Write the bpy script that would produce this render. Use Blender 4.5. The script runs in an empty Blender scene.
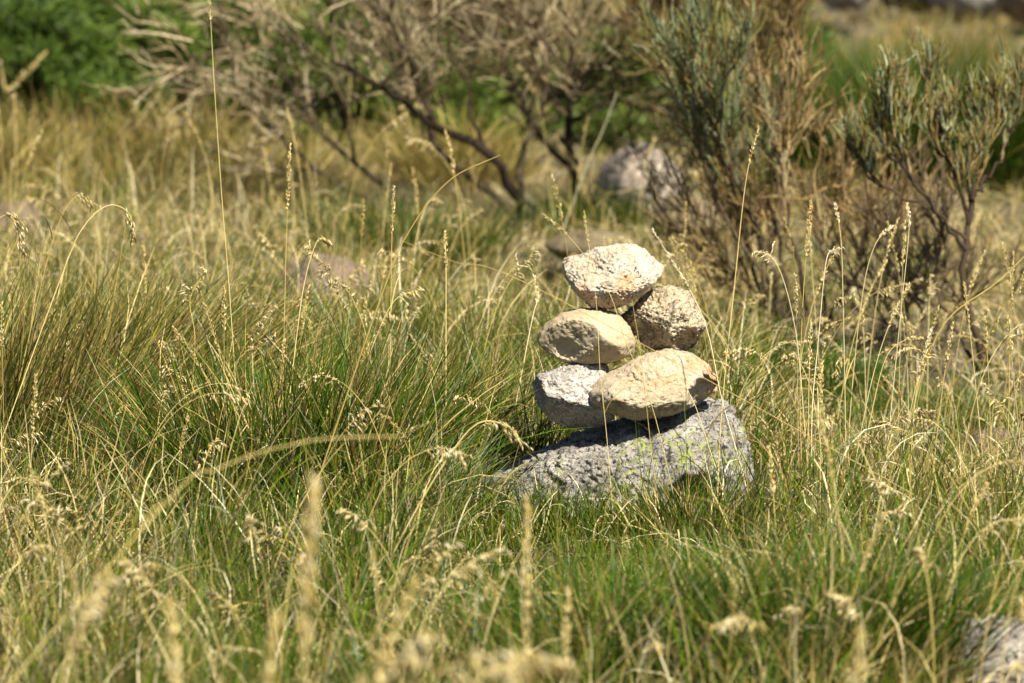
import bpy, math, numpy as np
from mathutils import noise as mn, Vector
RNG = np.random.default_rng(7)
R = math.radians
sc = bpy.context.scene
COL = sc.collection

# ------------------------------------------------------------------ camera
LENS, SW, W, H = 200.0, 36.0, 1024, 683
PITCH, CAMZ = R(7.0), 1.55
F = LENS / SW * W
cp, sp = math.cos(PITCH), math.sin(PITCH)

def at(px, py, Y):
    u = (px - W / 2) / F; v = -(py - H / 2) / F
    d = (u, cp + v * sp, -sp + v * cp)
    k = Y / d[1]
    return np.array([d[0] * k, Y, CAMZ + d[2] * k])

def gpt(px, py):
    """where a pixel's ray meets the flat ground"""
    u = (px - W / 2) / F; v = -(py - H / 2) / F
    d = (u, cp + v * sp, -sp + v * cp)
    k = CAMZ / -d[2]
    return d[0] * k, d[1] * k

def proj(x, y, z):
    dz = z - CAMZ
    depth = y * cp - dz * sp
    upc = y * sp + dz * cp
    return W / 2 + F * x / depth, H / 2 - F * upc / depth

cam_d = bpy.data.cameras.new("camera")
cam = bpy.data.objects.new("camera", cam_d); COL.objects.link(cam)
cam.location = (0, 0, CAMZ); cam.rotation_euler = (R(90) - PITCH, 0, 0)
cam_d.lens = LENS; cam_d.sensor_width = SW; cam_d.clip_end = 2000; cam_d.clip_start = 0.05
cam_d.dof.use_dof = True; cam_d.dof.focus_distance = 9.98; cam_d.dof.aperture_fstop = 6.2
cam_d.dof.aperture_blades = 7
sc.camera = cam

# ------------------------------------------------------------------ helpers
def gh(x, y):
    """ground height"""
    x = np.asarray(x, float); y = np.asarray(y, float)
    h = 0.020 * np.sin(x * 2.1 + 0.7 * y + .4) + 0.016 * np.sin(y * 2.7 - 1.3 * x) + 0.010 * np.sin(5.1 * x + 2.2 * y)
    h = h + np.clip(y - 26, 0, 400) * 0.10
    return h

def mesh_obj(name, V, faces, mat, parent=None, colors=None, smooth=False, loc=None):
    """faces: (n,3) or (n,4) array, or list of such arrays"""
    V = np.asarray(V, np.float32).reshape(-1, 3)
    if loc is not None: V = V - np.asarray(loc, np.float32)
    if not isinstance(faces, list): faces = [faces]
    me = bpy.data.meshes.new(name)
    me.vertices.add(len(V)); me.vertices.foreach_set("co", V.ravel())
    loops = np.concatenate([f.ravel() for f in faces]).astype(np.int32)
    tot = np.concatenate([np.full(len(f), f.shape[1], np.int32) for f in faces])
    st = np.concatenate([[0], np.cumsum(tot)[:-1]]).astype(np.int32)
    me.loops.add(len(loops)); me.loops.foreach_set("vertex_index", loops)
    me.polygons.add(len(tot)); me.polygons.foreach_set("loop_start", st); me.polygons.foreach_set("loop_total", tot)
    if colors is not None:
        ca = me.color_attributes.new("Col", "FLOAT_COLOR", "POINT")
        c = np.ones((len(V), 4), np.float32); c[:, :3] = colors.reshape(-1, 3)
        ca.data.foreach_set("color", c.ravel())
    if smooth: me.polygons.foreach_set("use_smooth", np.ones(len(tot), bool))
    me.update(calc_edges=True)
    me.materials.append(mat)
    o = bpy.data.objects.new(name, me); COL.objects.link(o)
    if parent is not None: o.parent = parent
    return o

def empty(name, loc, label, cat, group=None):
    o = bpy.data.objects.new(name, None); COL.objects.link(o)
    o.location = [float(c) for c in loc]; o.empty_display_size = .05
    o["label"] = label; o["category"] = cat
    if group: o["group"] = group
    return o

def tag(o, label=None, cat=None, group=None, kind=None):
    if label: o["label"] = label
    if cat: o["category"] = cat
    if group: o["group"] = group
    if kind: o["kind"] = kind
    return o

def ribbons(root, az, lean, curve, length, width, c0, c1, K=5, roll=None, twist=None, pw=1.4):
    """N curved flat blades -> verts, quads, colours"""
    N = len(root); t = np.linspace(0, 1, K)[None, :]
    th = lean[:, None] + curve[:, None] * t ** pw
    a = az[:, None] + (twist[:, None] * t if twist is not None else 0)
    ds = length[:, None] / (K - 1)
    d = np.stack([np.sin(th) * np.cos(a), np.sin(th) * np.sin(a), np.cos(th)], -1)
    step = (d[:, :-1] + d[:, 1:]) * .5 * ds[..., None]
    P = np.concatenate([np.zeros((N, 1, 3)), np.cumsum(step, 1)], 1) + root[:, None, :]
    side = np.stack([-np.sin(a), np.cos(a), np.zeros_like(a)], -1) * np.ones((N, K, 1))
    nrm = np.cross(d, side)
    if roll is None: roll = RNG.uniform(-1.2, 1.2, N)
    rr = roll[:, None, None]
    wd = side * np.cos(rr) + nrm * np.sin(rr)
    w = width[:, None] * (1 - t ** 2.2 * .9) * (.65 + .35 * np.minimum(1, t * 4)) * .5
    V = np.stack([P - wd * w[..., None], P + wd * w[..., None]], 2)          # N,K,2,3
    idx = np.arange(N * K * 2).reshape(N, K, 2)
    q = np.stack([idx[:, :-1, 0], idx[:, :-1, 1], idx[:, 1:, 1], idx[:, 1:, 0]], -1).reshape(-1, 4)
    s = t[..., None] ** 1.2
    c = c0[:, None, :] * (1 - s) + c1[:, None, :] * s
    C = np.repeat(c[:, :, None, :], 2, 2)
    return V.reshape(-1, 3), q, C.reshape(-1, 3)

def tubes(P, rad, S=5, cols=None):
    """P (N,K,3), rad (N,K)"""
    P = np.asarray(P, float); N, K, _ = P.shape
    T = np.gradient(P, axis=1); T /= np.linalg.norm(T, axis=-1, keepdims=True) + 1e-9
    mean = T.mean(1); ref = np.where(np.abs(mean[:, 2:3]) > .8, np.array([[1., .13, 0]]), np.array([[0, .12, 1.]]))
    A = np.cross(T, ref[:, None, :] * np.ones_like(T)); A /= np.linalg.norm(A, axis=-1, keepdims=True) + 1e-9
    B = np.cross(T, A)
    ang = np.arange(S) * 2 * math.pi / S
    V = P[:, :, None, :] + rad[:, :, None, None] * (A[:, :, None, :] * np.cos(ang)[:, None] + B[:, :, None, :] * np.sin(ang)[:, None])
    idx = np.arange(N * K * S).reshape(N, K, S); nx = np.roll(idx, -1, 2)
    q = np.stack([idx[:, :-1], nx[:, :-1], nx[:, 1:], idx[:, 1:]], -1).reshape(-1, 4)
    C = None
    if cols is not None:
        C = np.repeat(np.repeat(cols[:, None, None, :], K, 1), S, 2).reshape(-1, 3)
    return V.reshape(-1, 3), q, C

def grains(c, ax, ln, rd, cols):
    """little pointed husks: centre, axis, length, radius"""
    N = len(c); ax = ax / (np.linalg.norm(ax, axis=1, keepdims=True) + 1e-9)
    ref = np.array([[.31, .17, .93]]); A = np.cross(ax, ref * np.ones_like(ax)); A /= np.linalg.norm(A, axis=1, keepdims=True) + 1e-9
    B = np.cross(ax, A)
    l = ln[:, None] * .5; r = rd[:, None]
    ring = [c - ax * l * .25 + A * r, c - ax * l * .25 + B * r * .7, c - ax * l * .25 - A * r, c - ax * l * .25 - B * r * .7]
    V = np.stack([c - ax * l] + ring + [c + ax * l], 1)
    b = (np.arange(N) * 6)[:, None]
    tri = np.array([[0, 2, 1], [0, 3, 2], [0, 4, 3], [0, 1, 4], [5, 1, 2], [5, 2, 3], [5, 3, 4], [5, 4, 1]])
    f = (b[:, :, None] + tri[None]).reshape(-1, 3)
    return V.reshape(-1, 3), f, np.repeat(cols, 6, 0)

class Acc:
    def __init__(s): s.V, s.Fs, s.C, s.n = [], [], [], 0
    def add(s, v, f, c):
        s.V.append(v); s.Fs.append(f + s.n); s.n += len(v)
        s.C.append(c if c is not None else np.ones((len(v), 3)) * .5)
    def build(s, name, mat, parent=None, smooth=False, loc=None):
        return mesh_obj(name, np.concatenate(s.V), s.Fs, mat, parent, np.concatenate(s.C), smooth, loc)

def pick(pal, n, jit=.12, rng=None):
    """random mixture of neighbouring palette colours"""
    rng = rng or RNG
    pal = np.array(pal); i = rng.integers(0, len(pal), n); j = rng.integers(0, len(pal), n)
    m = rng.random((n, 1)) * .5
    c = pal[i] * (1 - m) + pal[j] * m
    return c * (1 + rng.normal(0, jit, (n, 1)))

# ------------------------------------------------------------------ materials
def new_mat(name):
    m = bpy.data.materials.new(name); m.use_nodes = True
    nt = m.node_tree; nt.nodes.clear()
    out = nt.nodes.new("ShaderNodeOutputMaterial")
    return m, nt, out

def N_(nt, typ, **kw):
    n = nt.nodes.new(typ)
    for k, v in kw.items():
        if k.startswith("i_"): n.inputs[k[2:].replace("_", " ")].default_value = v
        else: setattr(n, k, v)
    return n

def plant_mat(name, trans=.3, rough=.45, spec=.4, scale=60.):
    m, nt, out = new_mat(name); L = nt.links
    at_ = N_(nt, "ShaderNodeAttribute", attribute_name="Col")
    tc = N_(nt, "ShaderNodeTexCoord")
    nz = N_(nt, "ShaderNodeTexNoise", i_Scale=scale, i_Detail=2.0)
    L.new(tc.outputs["Object"], nz.inputs["Vector"])
    mr = N_(nt, "ShaderNodeMapRange"); mr.inputs["To Min"].default_value = .72; mr.inputs["To Max"].default_value = 1.28
    L.new(nz.outputs["Fac"], mr.inputs["Value"])
    mul = N_(nt, "ShaderNodeVectorMath", operation="SCALE")
    L.new(at_.outputs["Color"], mul.inputs[0]); L.new(mr.outputs[0], mul.inputs["Scale"])
    pb = N_(nt, "ShaderNodeBsdfPrincipled"); pb.inputs["Roughness"].default_value = rough
    pb.inputs["Specular IOR Level"].default_value = spec
    L.new(mul.outputs[0], pb.inputs["Base Color"])
    if trans > 0:
        tr = N_(nt, "ShaderNodeBsdfTranslucent"); L.new(mul.outputs[0], tr.inputs["Color"])
        mx = N_(nt, "ShaderNodeMixShader"); mx.inputs[0].default_value = trans
        L.new(pb.outputs[0], mx.inputs[1]); L.new(tr.outputs[0], mx.inputs[2]); L.new(mx.outputs[0], out.inputs[0])
    else: L.new(pb.outputs[0], out.inputs[0])
    return m

M_GRASS = plant_mat("grass_blade", .2, .36, .14, 25.)
M_STRAW = plant_mat("dry_straw", .15, .5, .25, 60.)
M_BARK = plant_mat("bark", 0, .85, .06, 90.)
M_TWIG = plant_mat("twig", .05, .7, .1, 120.)
M_NEEDLE = plant_mat("needle_foliage", .25, .5, .2, 20.)

def rock_mat(name, base, light, dark, stain=None, lichen=None, speck=.35, scale=1., bump=.6, crack=0):
    m, nt, out = new_mat(name); L = nt.links
    tc = N_(nt, "ShaderNodeTexCoord"); co = tc.outputs["Object"]
    def noise(s, d=6, r=.6, dist=0.):
        n = N_(nt, "ShaderNodeTexNoise"); n.inputs["Scale"].default_value = s * scale
        n.inputs["Detail"].default_value = d; n.inputs["Roughness"].default_value = r; n.inputs["Distortion"].default_value = dist
        L.new(co, n.inputs["Vector"]); return n.outputs["Fac"]
    def ramp(src, p0, p1, c0=(0, 0, 0, 1), c1=(1, 1, 1, 1)):
        r = N_(nt, "ShaderNodeValToRGB"); e = r.color_ramp.elements
        e[0].position = p0; e[1].position = p1; e[0].color = c0; e[1].color = c1
        L.new(src, r.inputs[0]); return r.outputs[0]
    def mix(f, a, b):
        x = N_(nt, "ShaderNodeMix", data_type="RGBA")
        if isinstance(f, float): x.inputs[0].default_value = f
        else: L.new(f, x.inputs[0])
        for s, i in ((a, 6), (b, 7)):
            if isinstance(s, tuple): x.inputs[i].default_value = (*s, 1)
            else: L.new(s, x.inputs[i])
        return x.outputs[2]
    c = mix(ramp(noise(14), .38, .66), base, light)
    if stain: c = mix(ramp(noise(11, 4, .55, .6), .50, .64), c, stain)
    # mineral grain
    vo = N_(nt, "ShaderNodeTexVoronoi"); vo.inputs["Scale"].default_value = 330 * scale; L.new(co, vo.inputs["Vector"])
    g = N_(nt, "ShaderNodeSeparateColor"); L.new(vo.outputs["Color"], g.inputs[0])
    c = mix(ramp(g.outputs[0], .80, .86, (0, 0, 0, 1), (speck, speck, speck, 1)), c, dark)
    c = mix(ramp(g.outputs[1], .72, .80, (0, 0, 0, 1), (.3, .3, .3, 1)), c, tuple(min(.85, x * 1.3) for x in light))
    # weathered dark blotches
    c = mix(ramp(noise(48, 8, .7), .60, .67, (0, 0, 0, 1), (speck * 1.8,) * 3 + (1,)), c, dark)
    if crack:
        nd = N_(nt, "ShaderNodeTexNoise"); nd.inputs["Scale"].default_value = 9; nd.inputs["Detail"].default_value = 5
        L.new(co, nd.inputs["Vector"])
        vm = N_(nt, "ShaderNodeVectorMath", operation="MULTIPLY_ADD"); vm.inputs[1].default_value = (.16, .16, .16)
        L.new(nd.outputs["Color"], vm.inputs[0]); L.new(co, vm.inputs[2])
        ve = N_(nt, "ShaderNodeTexVoronoi", feature="DISTANCE_TO_EDGE"); ve.inputs["Scale"].default_value = crack; L.new(vm.outputs[0], ve.inputs["Vector"])
        ck = ramp(ve.outputs["Distance"], .004, .035)
        inv = N_(nt, "ShaderNodeMath", operation="SUBTRACT"); inv.inputs[0].default_value = 1; L.new(ck, inv.inputs[1])
        c = mix(inv.outputs[0], c, dark)
    if lichen:
        for lc, s, lo, wob in lichen:
            n1 = N_(nt, "ShaderNodeTexNoise"); n1.inputs["Scale"].default_value = s; n1.inputs["Detail"].default_value = 7
            n1.inputs["Roughness"].default_value = .68
            mp = N_(nt, "ShaderNodeMapping"); mp.inputs["Location"].default_value = (wob, wob * 1.7, -wob)
            L.new(co, mp.inputs["Vector"]); L.new(mp.outputs[0], n1.inputs["Vector"])
            mk = ramp(noise(6.5 + wob * .3, 2, .5), .48, .56)
            mm = N_(nt, "ShaderNodeMath", operation="MULTIPLY"); L.new(ramp(n1.outputs["Fac"], lo, lo + .03), mm.inputs[0]); L.new(mk, mm.inputs[1])
            c = mix(mm.outputs[0], c, lc)
    pb = N_(nt, "ShaderNodeBsdfPrincipled"); pb.inputs["Roughness"].default_value = .88
    pb.inputs["Specular IOR Level"].default_value = .25
    L.new(c, pb.inputs["Base Color"])
    ad = N_(nt, "ShaderNodeMath", operation="ADD")
    m1 = N_(nt, "ShaderNodeMath", operation="MULTIPLY"); L.new(noise(120, 8, .75), m1.inputs[0]); m1.inputs[1].default_value = 1.
    m2 = N_(nt, "ShaderNodeMath", operation="MULTIPLY"); L.new(ramp(noise(75, 5, .6, .8), .30, .46), m2.inputs[0]); m2.inputs[1].default_value = .8
    L.new(m1.outputs[0], ad.inputs[0]); L.new(m2.outputs[0], ad.inputs[1])
    bp = N_(nt, "ShaderNodeBump"); bp.inputs["Strength"].default_value = bump; bp.inputs["Distance"].default_value = .006
    L.new(ad.outputs[0], bp.inputs["Height"]); L.new(bp.outputs[0], pb.inputs["Normal"])
    L.new(pb.outputs[0], out.inputs[0])
    return m

M_S1 = rock_mat("cream_rock_orange_stain", (0.387, 0.318, 0.215), (0.482, 0.430, 0.344), (.10, .075, .05), stain=(.48, .26, .13), speck=.45)
M_S2 = rock_mat("buff_rock", (0.302, 0.231, 0.130), (0.395, 0.319, 0.202), (.10, .07, .04), speck=.25, bump=.3, scale=.6)
M_S3 = rock_mat("pitted_cream_rock", (.34, .26, .155), (.50, .41, .28), (.07, .05, .03), speck=.65, bump=.9, scale=.75)
M_S4 = rock_mat("tan_rock", (0.344, 0.275, 0.172), (0.426, 0.361, 0.254), (.13, .09, .05), stain=(.42, .25, .12), speck=.35, bump=.6, scale=1.25)
M_S5 = rock_mat("pale_grey_rock", (.27, .24, .20), (.47, .43, .37), (.06, .05, .045), speck=.55, bump=.8, scale=.8)
M_BASE = rock_mat("lichened_granite", crack=8., base=(.145, .13, .108), light=(.36, .33, .28), dark=(.028, .026, .024), speck=.85, bump=.8,
                  lichen=[((.25, .27, .085), 55, .53, 3.1), ((.035, .032, .03), 20, .60, 8.4), ((.42, .21, .12), 16, .65, 5.2)])
M_BOULDER = rock_mat("grey_granite", (.18, .16, .135), (.32, .285, .245), (.07, .06, .05), speck=.5, scale=.6)
M_PINK = rock_mat("pink_granite", (.125, .085, .055), (.20, .145, .10), (.12, .09, .07), speck=.4, scale=.7)
M_TANR = rock_mat("tan_boulder", (.11, .085, .04), (.17, .135, .075), (.10, .08, .05), speck=.4, scale=.7)

M_PALE = rock_mat("pale_pinkish_granite", (0.28, 0.225, 0.165), (0.40, 0.335, 0.265), (.08, .065, .05), speck=.7, scale=.5)
# ground
def ground_mat():
    m, nt, out = new_mat("meadow_soil"); L = nt.links
    tc = N_(nt, "ShaderNodeTexCoord")
    n1 = N_(nt, "ShaderNodeTexNoise", i_Scale=3.0, i_Detail=8.0); n2 = N_(nt, "ShaderNodeTexNoise", i_Scale=60.0, i_Detail=6.0)
    for n in (n1, n2): L.new(tc.outputs["Object"], n.inputs["Vector"])
    r1 = N_(nt, "ShaderNodeValToRGB"); r1.color_ramp.elements[0].color = (.045, .035, .018, 1); r1.color_ramp.elements[1].color = (.15, .115, .06, 1)
    r1.color_ramp.elements[0].position = .35; r1.color_ramp.elements[1].position = .65
    L.new(n1.outputs["Fac"], r1.inputs[0])
    r2 = N_(nt, "ShaderNodeValToRGB"); r2.color_ramp.elements[0].color = (.6, .6, .6, 1); r2.color_ramp.elements[1].color = (1.4, 1.4, 1.3, 1)
    L.new(n2.outputs["Fac"], r2.inputs[0])
    mx = N_(nt, "ShaderNodeMix", data_type="RGBA", blend_type="MULTIPLY"); mx.inputs[0].default_value = 1
    L.new(r1.outputs[0], mx.inputs[6]); L.new(r2.outputs[0], mx.inputs[7])
    pb = N_(nt, "ShaderNodeBsdfPrincipled"); pb.inputs["Roughness"].default_value = .95
    L.new(mx.outputs[2], pb.inputs["Base Color"])
    bp = N_(nt, "ShaderNodeBump"); bp.inputs["Strength"].default_value = .8; bp.inputs["Distance"].default_value = .02
    L.new(n2.outputs["Fac"], bp.inputs["Height"]); L.new(bp.outputs[0], pb.inputs["Normal"])
    L.new(pb.outputs[0], out.inputs[0]); return m

xs = np.concatenate([np.linspace(-400, -6, 40), np.linspace(-5.9, 5.9, 120), np.linspace(6, 400, 40)])
ys = np.concatenate([np.linspace(-60, -1, 12), np.linspace(-.8, 32, 300), np.linspace(33, 600, 60)])
X, Yg = np.meshgrid(xs, ys); Z = gh(X, Yg)
V = np.stack([X, Yg, Z], -1).reshape(-1, 3); idx = np.arange(len(V)).reshape(len(ys), len(xs))
q = np.stack([idx[:-1, :-1], idx[:-1, 1:], idx[1:, 1:], idx[1:, :-1]], -1).reshape(-1, 4)
gr = mesh_obj("ground", V, q, ground_mat(), smooth=True); gr["kind"] = "structure"

# ------------------------------------------------------------------ stones
import bmesh
def ico(sub):
    bm = bmesh.new(); bmesh.ops.create_icosphere(bm, subdivisions=sub, radius=1)
    v = np.array([x.co[:] for x in bm.verts]); f = np.array([[x.index for x in fc.verts] for fc in bm.faces]); bm.free()
    return v, f
ICO = {}
def stone(name, outline, Y, thick, mat, label, cat, seed=0, sub=6, cuts=(), dents=(), rough=.010, pits=.006, group=None, ydrift=0., lump=.0, rpow=.85):
    """a rock whose front silhouette follows `outline` (pixels at distance Y), `thick` metres from front to back"""
    if sub not in ICO: ICO[sub] = ico(sub)
    D, Fc = ICO[sub]; D = D.copy()
    O = np.array([at(a, b, Y) for a, b in outline]); O2 = O[:, [0, 2]]
    c = np.array([(O2[:, 0].min() + O2[:, 0].max()) / 2, (O2[:, 1].min() + O2[:, 1].max()) / 2])
    rel = O2 - c; ang = np.arctan2(rel[:, 1], rel[:, 0]); rr = np.hypot(rel[:, 0], rel[:, 1])
    o = np.argsort(ang); ang, rr = ang[o], rr[o]
    th = np.arctan2(D[:, 2], D[:, 0])
    # sample the polygon, not a smoothed circle
    dense_a, dense_r = [], []
    n = len(ang)
    pts = np.stack([rr * np.cos(ang), rr * np.sin(ang)], 1)
    for i in range(n):
        p, q2 = pts[i], pts[(i + 1) % n]
        for t in np.linspace(0, 1, 8, endpoint=False):
            s = p * (1 - t) + q2 * t; dense_a.append(math.atan2(s[1], s[0])); dense_r.append(math.hypot(*s))
    dense_a, dense_r = np.array(dense_a), np.array(dense_r); o = np.argsort(dense_a); dense_a, dense_r = dense_a[o], dense_r[o]
    r = np.interp(th, dense_a, dense_r, period=2 * math.pi)
    rho = np.sqrt(np.clip(1 - np.abs(D[:, 1]) ** 2, 0, 1)) ** rpow
    P = np.stack([r * np.cos(th) * rho, np.sign(D[:, 1]) * np.abs(D[:, 1]) ** .9 * thick / 2, r * np.sin(th) * rho], 1)
    size = float(rr.mean())
    # flat broken facets
    for (nx, ny, nz, dd) in cuts:
        nv = np.array([nx, ny, nz], float); nv /= np.linalg.norm(nv)
        s = P @ nv - dd * size
        k = np.where(s > 0, s - s * .05, 0)
        P -= k[:, None] * nv
    # outward direction for displacement
    nd = P / np.array([1, (thick / 2 / size) ** 2 + .001, 1]); nd /= np.linalg.norm(nd, axis=1, keepdims=True) + 1e-9
    off = Vector((seed * 3.1, seed * 1.7, seed * .9))
    disp = np.empty(len(P))
    for i in range(len(P)):
        v = Vector(P[i])
        a = mn.fractal(v * (1.6 / size) + off, .9, 2.1, 4)
        b = mn.fractal(v * (14. / size) + off, .75, 2.1, 4)
        w = mn.noise(v * (22. / size) + off * 2); w2 = mn.noise(v * (45. / size) + off)
        msk = max(0., min(1., .5 + 1.6 * mn.noise(v * (2.2 / size) - off)))
        disp[i] = a * size * .055 + b * rough * .34 - pits * msk * (max(0, w - .12) * 2.2 + max(0, w2 - .15) * 1.2) + lump * size * mn.noise(v * (.9 / size) - off)
    P = P + nd * disp[:, None]
    ctr = np.array([c[0], Y + ydrift, c[1]])
    for (dx, dy, rad, dep) in dents:                       # hollows, at a pixel of the front face
        h = at(dx, dy, Y)
        hh = np.array([h[0] - c[0], 0, h[2] - c[1]])
        d2 = np.hypot(P[:, 0] - hh[0], P[:, 2] - hh[2])
        jag = np.array([mn.noise(Vector(p) * 60 + off) for p in P])
        k = np.clip(1 - d2 / (rad * (1 + .28 * jag)), 0, 1); k = np.clip(k * 1.9, 0, 1); k = k * k * (3 - 2 * k)
        P[:, 1] += np.where(P[:, 1] < .3 * thick / 2, k * dep, 0)
    ob = mesh_obj(name, P, Fc, mat, smooth=True)
    ob.location = [float(x) for x in ctr]
    tag(ob, label, cat, group)
    return ob

CAIRN = "loose stones stacked on the granite boulder"
stone("stacked_stone", [(562.7, 263), (564, 259), (584, 253), (599, 248), (610, 247), (620, 245), (633, 244), (642, 249), (654, 257), (665, 266),
      (661, 274), (652, 284), (639, 297), (626, 304), (607, 309), (591, 307), (583, 300), (575, 291), (567, 279)], 9.99, .15, M_S1,
      "cream angular stone with orange stains on very top of the stone stack", "stone", 1,
      cuts=[(-.25, -.8, .55, .62), (.5, -.7, .5, .72), (-.3, -.75, -.55, .92), (0, -.3, 1, .78), (.6, -.3, -.75, .8)], group=CAIRN, rough=.010, pits=.009)
stone("stacked_stone", [(537, 340), (540, 331), (547, 324), (563, 314), (582, 308), (600.6, 308), (619, 315), (631, 327), (636, 342), (632, 353.5),
      (614.6, 361), (591, 364), (568, 361), (551, 354), (539.6, 346)], 9.97, .17, M_S2,
      "smooth buff rounded stone on left side of middle layer of the stack", "stone", 2,
      cuts=[(-.45, -.8, -.1, .80), (0, -.7, -.6, .86)], dents=[(566, 347, .024, .009)], ydrift=-.008, group=CAIRN, rough=.005, pits=.003)
stone("stacked_stone", [(621, 316), (638, 302), (652, 290), (671, 286), (689.6, 293), (697, 309), (708, 325), (700, 333), (697, 343), (685, 349),
      (666, 350), (647.5, 346), (633, 333), (624, 326)], 10.02, .14, M_S3,
      "rough deeply pitted stone on right side of middle layer of the stack", "stone", 3,
      cuts=[(-.3, -.7, .65, .78), (-.5, -.6, -.4, .82)], dents=[(686, 338, .024, .026), (650, 330, .020, .014)], group=CAIRN, rough=.015, pits=.018)
stone("stacked_stone", [(588, 400), (588, 388), (599, 375), (624, 365), (647.5, 353), (671, 348), (694, 353), (708, 364), (717, 379), (715, 391), (703.7, 401),
      (685, 408), (661.5, 413), (633, 416), (610, 411), (593.6, 402)], 9.95, .20, M_S4,
      "long tan stone with hollow right end, low right of the stack", "stone", 4,
      cuts=[(0, -.8, .5, .74), (.1, -.5, -.85, .84)], dents=[(704, 389, .036, .055)], ydrift=-.025, group=CAIRN, rough=.008, pits=.006)
stone("stacked_stone", [(530, 384), (537, 372), (561, 364), (586, 360), (606, 364), (614, 398), (614, 415), (600, 425), (579.5, 428), (554, 421.5),
      (537, 410), (531, 400)], 9.97, .17, M_S5,
      "pale grey blocky stone with dark shaded sides, low left of the stack", "stone", 5,
      cuts=[(.20, -.88, .38, .62), (-.93, -.22, -.26, .74), (-.12, -.62, -.78, .48)], ydrift=-.035, group=CAIRN, rough=.009, pits=.006)
stone("boulder", [(462, 500), (480, 480), (520, 463), (560, 449), (600, 435), (640, 421), (668, 411), (690, 408), (708, 405), (724, 406), (740, 414), (752, 428), (761, 446), (768, 480),
      (745, 560), (650, 580), (550, 580), (490, 565), (465, 530)], 9.99, .46, M_BASE,
      "wide grey granite boulder with yellow lichen under the stone stack", "boulder", 6, sub=7,
      cuts=[(-.3, -.7, .65, .78), ], dents=[(690, 486, .055, .06)], rpow=1.05, rough=.024, pits=.006, lump=.20)

RK = "rocks showing through the grass"
stone("rock", [(590, 205), (598, 180), (608, 160), (626, 148), (645, 144), (668, 158), (684, 176), (692, 200), (690, 235), (630, 245), (596, 236)], 15.6, .4, M_PALE,
      "blurred pale rock behind the bare shrub, above the stone stack", "rock", 11, sub=5, rough=.03, group=RK)
stone("rock", [(655, 215), (668, 196), (690, 192), (712, 200), (722, 225), (712, 250), (670, 252)], 14.6, .25, M_TANR,
      "low tan rock half hidden at the foot of the blue-green broom", "rock", 12, sub=5, rough=.03, group=RK)
stone("rock", [(545, 245), (560, 236), (590, 231), (625, 235), (640, 245), (620, 262), (565, 262)], 14.0, .3, M_TANR,
      "low rounded brown rock just behind the top of the stone stack", "rock", 13, sub=5, rough=.03, group=RK)
stone("rock", [(270, 295), (285, 270), (310, 258), (345, 262), (368, 276), (372, 300), (330, 315), (285, 312)], 13.2, .5, M_PINK,
      "flat pinkish rock in the grass left of centre", "rock", 14, sub=5, rough=.04, group=RK)
stone("rock", [(-20, 225), (-5, 206), (20, 203), (38, 214), (50, 240), (20, 255), (-15, 250)], 14.4, .4, M_PINK,
      "pinkish rock at the left edge behind drooping seed heads", "rock", 15, sub=5, rough=.04, group=RK)
stone("rock", [(940, 690), (950, 648), (968, 626), (995, 616), (1025, 620), (1055, 640), (1075, 690), (1060, 745), (1000, 760), (945, 745)], 8.1, .24, M_BOULDER,
      "grey rock in the bottom right corner among grass", "rock", 16, sub=6, rough=.012, group=RK)
stone("rock", [(955, 452), (975, 436), (1000, 432), (1035, 438), (1045, 460), (1000, 474), (960, 468)], 10.9, .3, M_PINK,
      "low dusty pink rock near the right edge below the right broom", "rock", 17, sub=5, rough=.02, group=RK)
for k, (a, b, w, h, Y, m, lb) in enumerate([
        (845, -6, 60, 50, 22.5, M_BOULDER, "small grey boulder far behind, leftmost of the row along the top right"),
        (910, -8, 80, 56, 23.2, M_PINK, "brownish boulder far behind in the row along the top right"),
        (968, -4, 85, 60, 22.8, M_BOULDER, "largest grey boulder far behind near the top right corner"),
        (1030, -2, 70, 60, 22.2, M_PINK, "brown boulder far behind cut by the top right corner"),
        (20, 3, 90, 40, 26.5, M_PINK, "dark brown boulder far behind in the top left corner")]):
    ol = [(a + w * .5 * math.cos(t) * (1 + .15 * math.sin(3 * t + k)), b - h * .5 * math.sin(t) * (1 + .15 * math.cos(2 * t + k)) - 6) for t in np.linspace(0, 2 * math.pi, 12, endpoint=False)]
    stone("boulder", ol, Y, .5, m, lb, "boulder", 30 + k, sub=4, rough=.05, group="far boulders")

# ------------------------------------------------------------------ shrubs
def wander(p, d, L, K, jit, bend, rng):
    """one branch as K points"""
    P = [np.array(p, float)]; d = np.array(d, float); d /= np.linalg.norm(d)
    for _ in range(K - 1):
        d = d + rng.normal(0, jit, 3) + np.array(bend) * (1. / K); d /= np.linalg.norm(d)
        P.append(P[-1] + d * L / (K - 1))
    return np.array(P)

def resample(pts, K):
    pts = np.asarray(pts, float)
    # Catmull-Rom through the points
    P = np.vstack([2 * pts[0] - pts[1], pts, 2 * pts[-1] - pts[-2]]); out = []
    for t in np.linspace(0, len(pts) - 1 - 1e-6, K):
        i = int(t); u = t - i; a, b, c, d = P[i:i + 4]
        out.append(.5 * (2 * b + (c - a) * u + (2 * a - 5 * b + 4 * c - d) * u * u + (3 * b - a - 3 * c + d) * u ** 3))
    return np.array(out)

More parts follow.
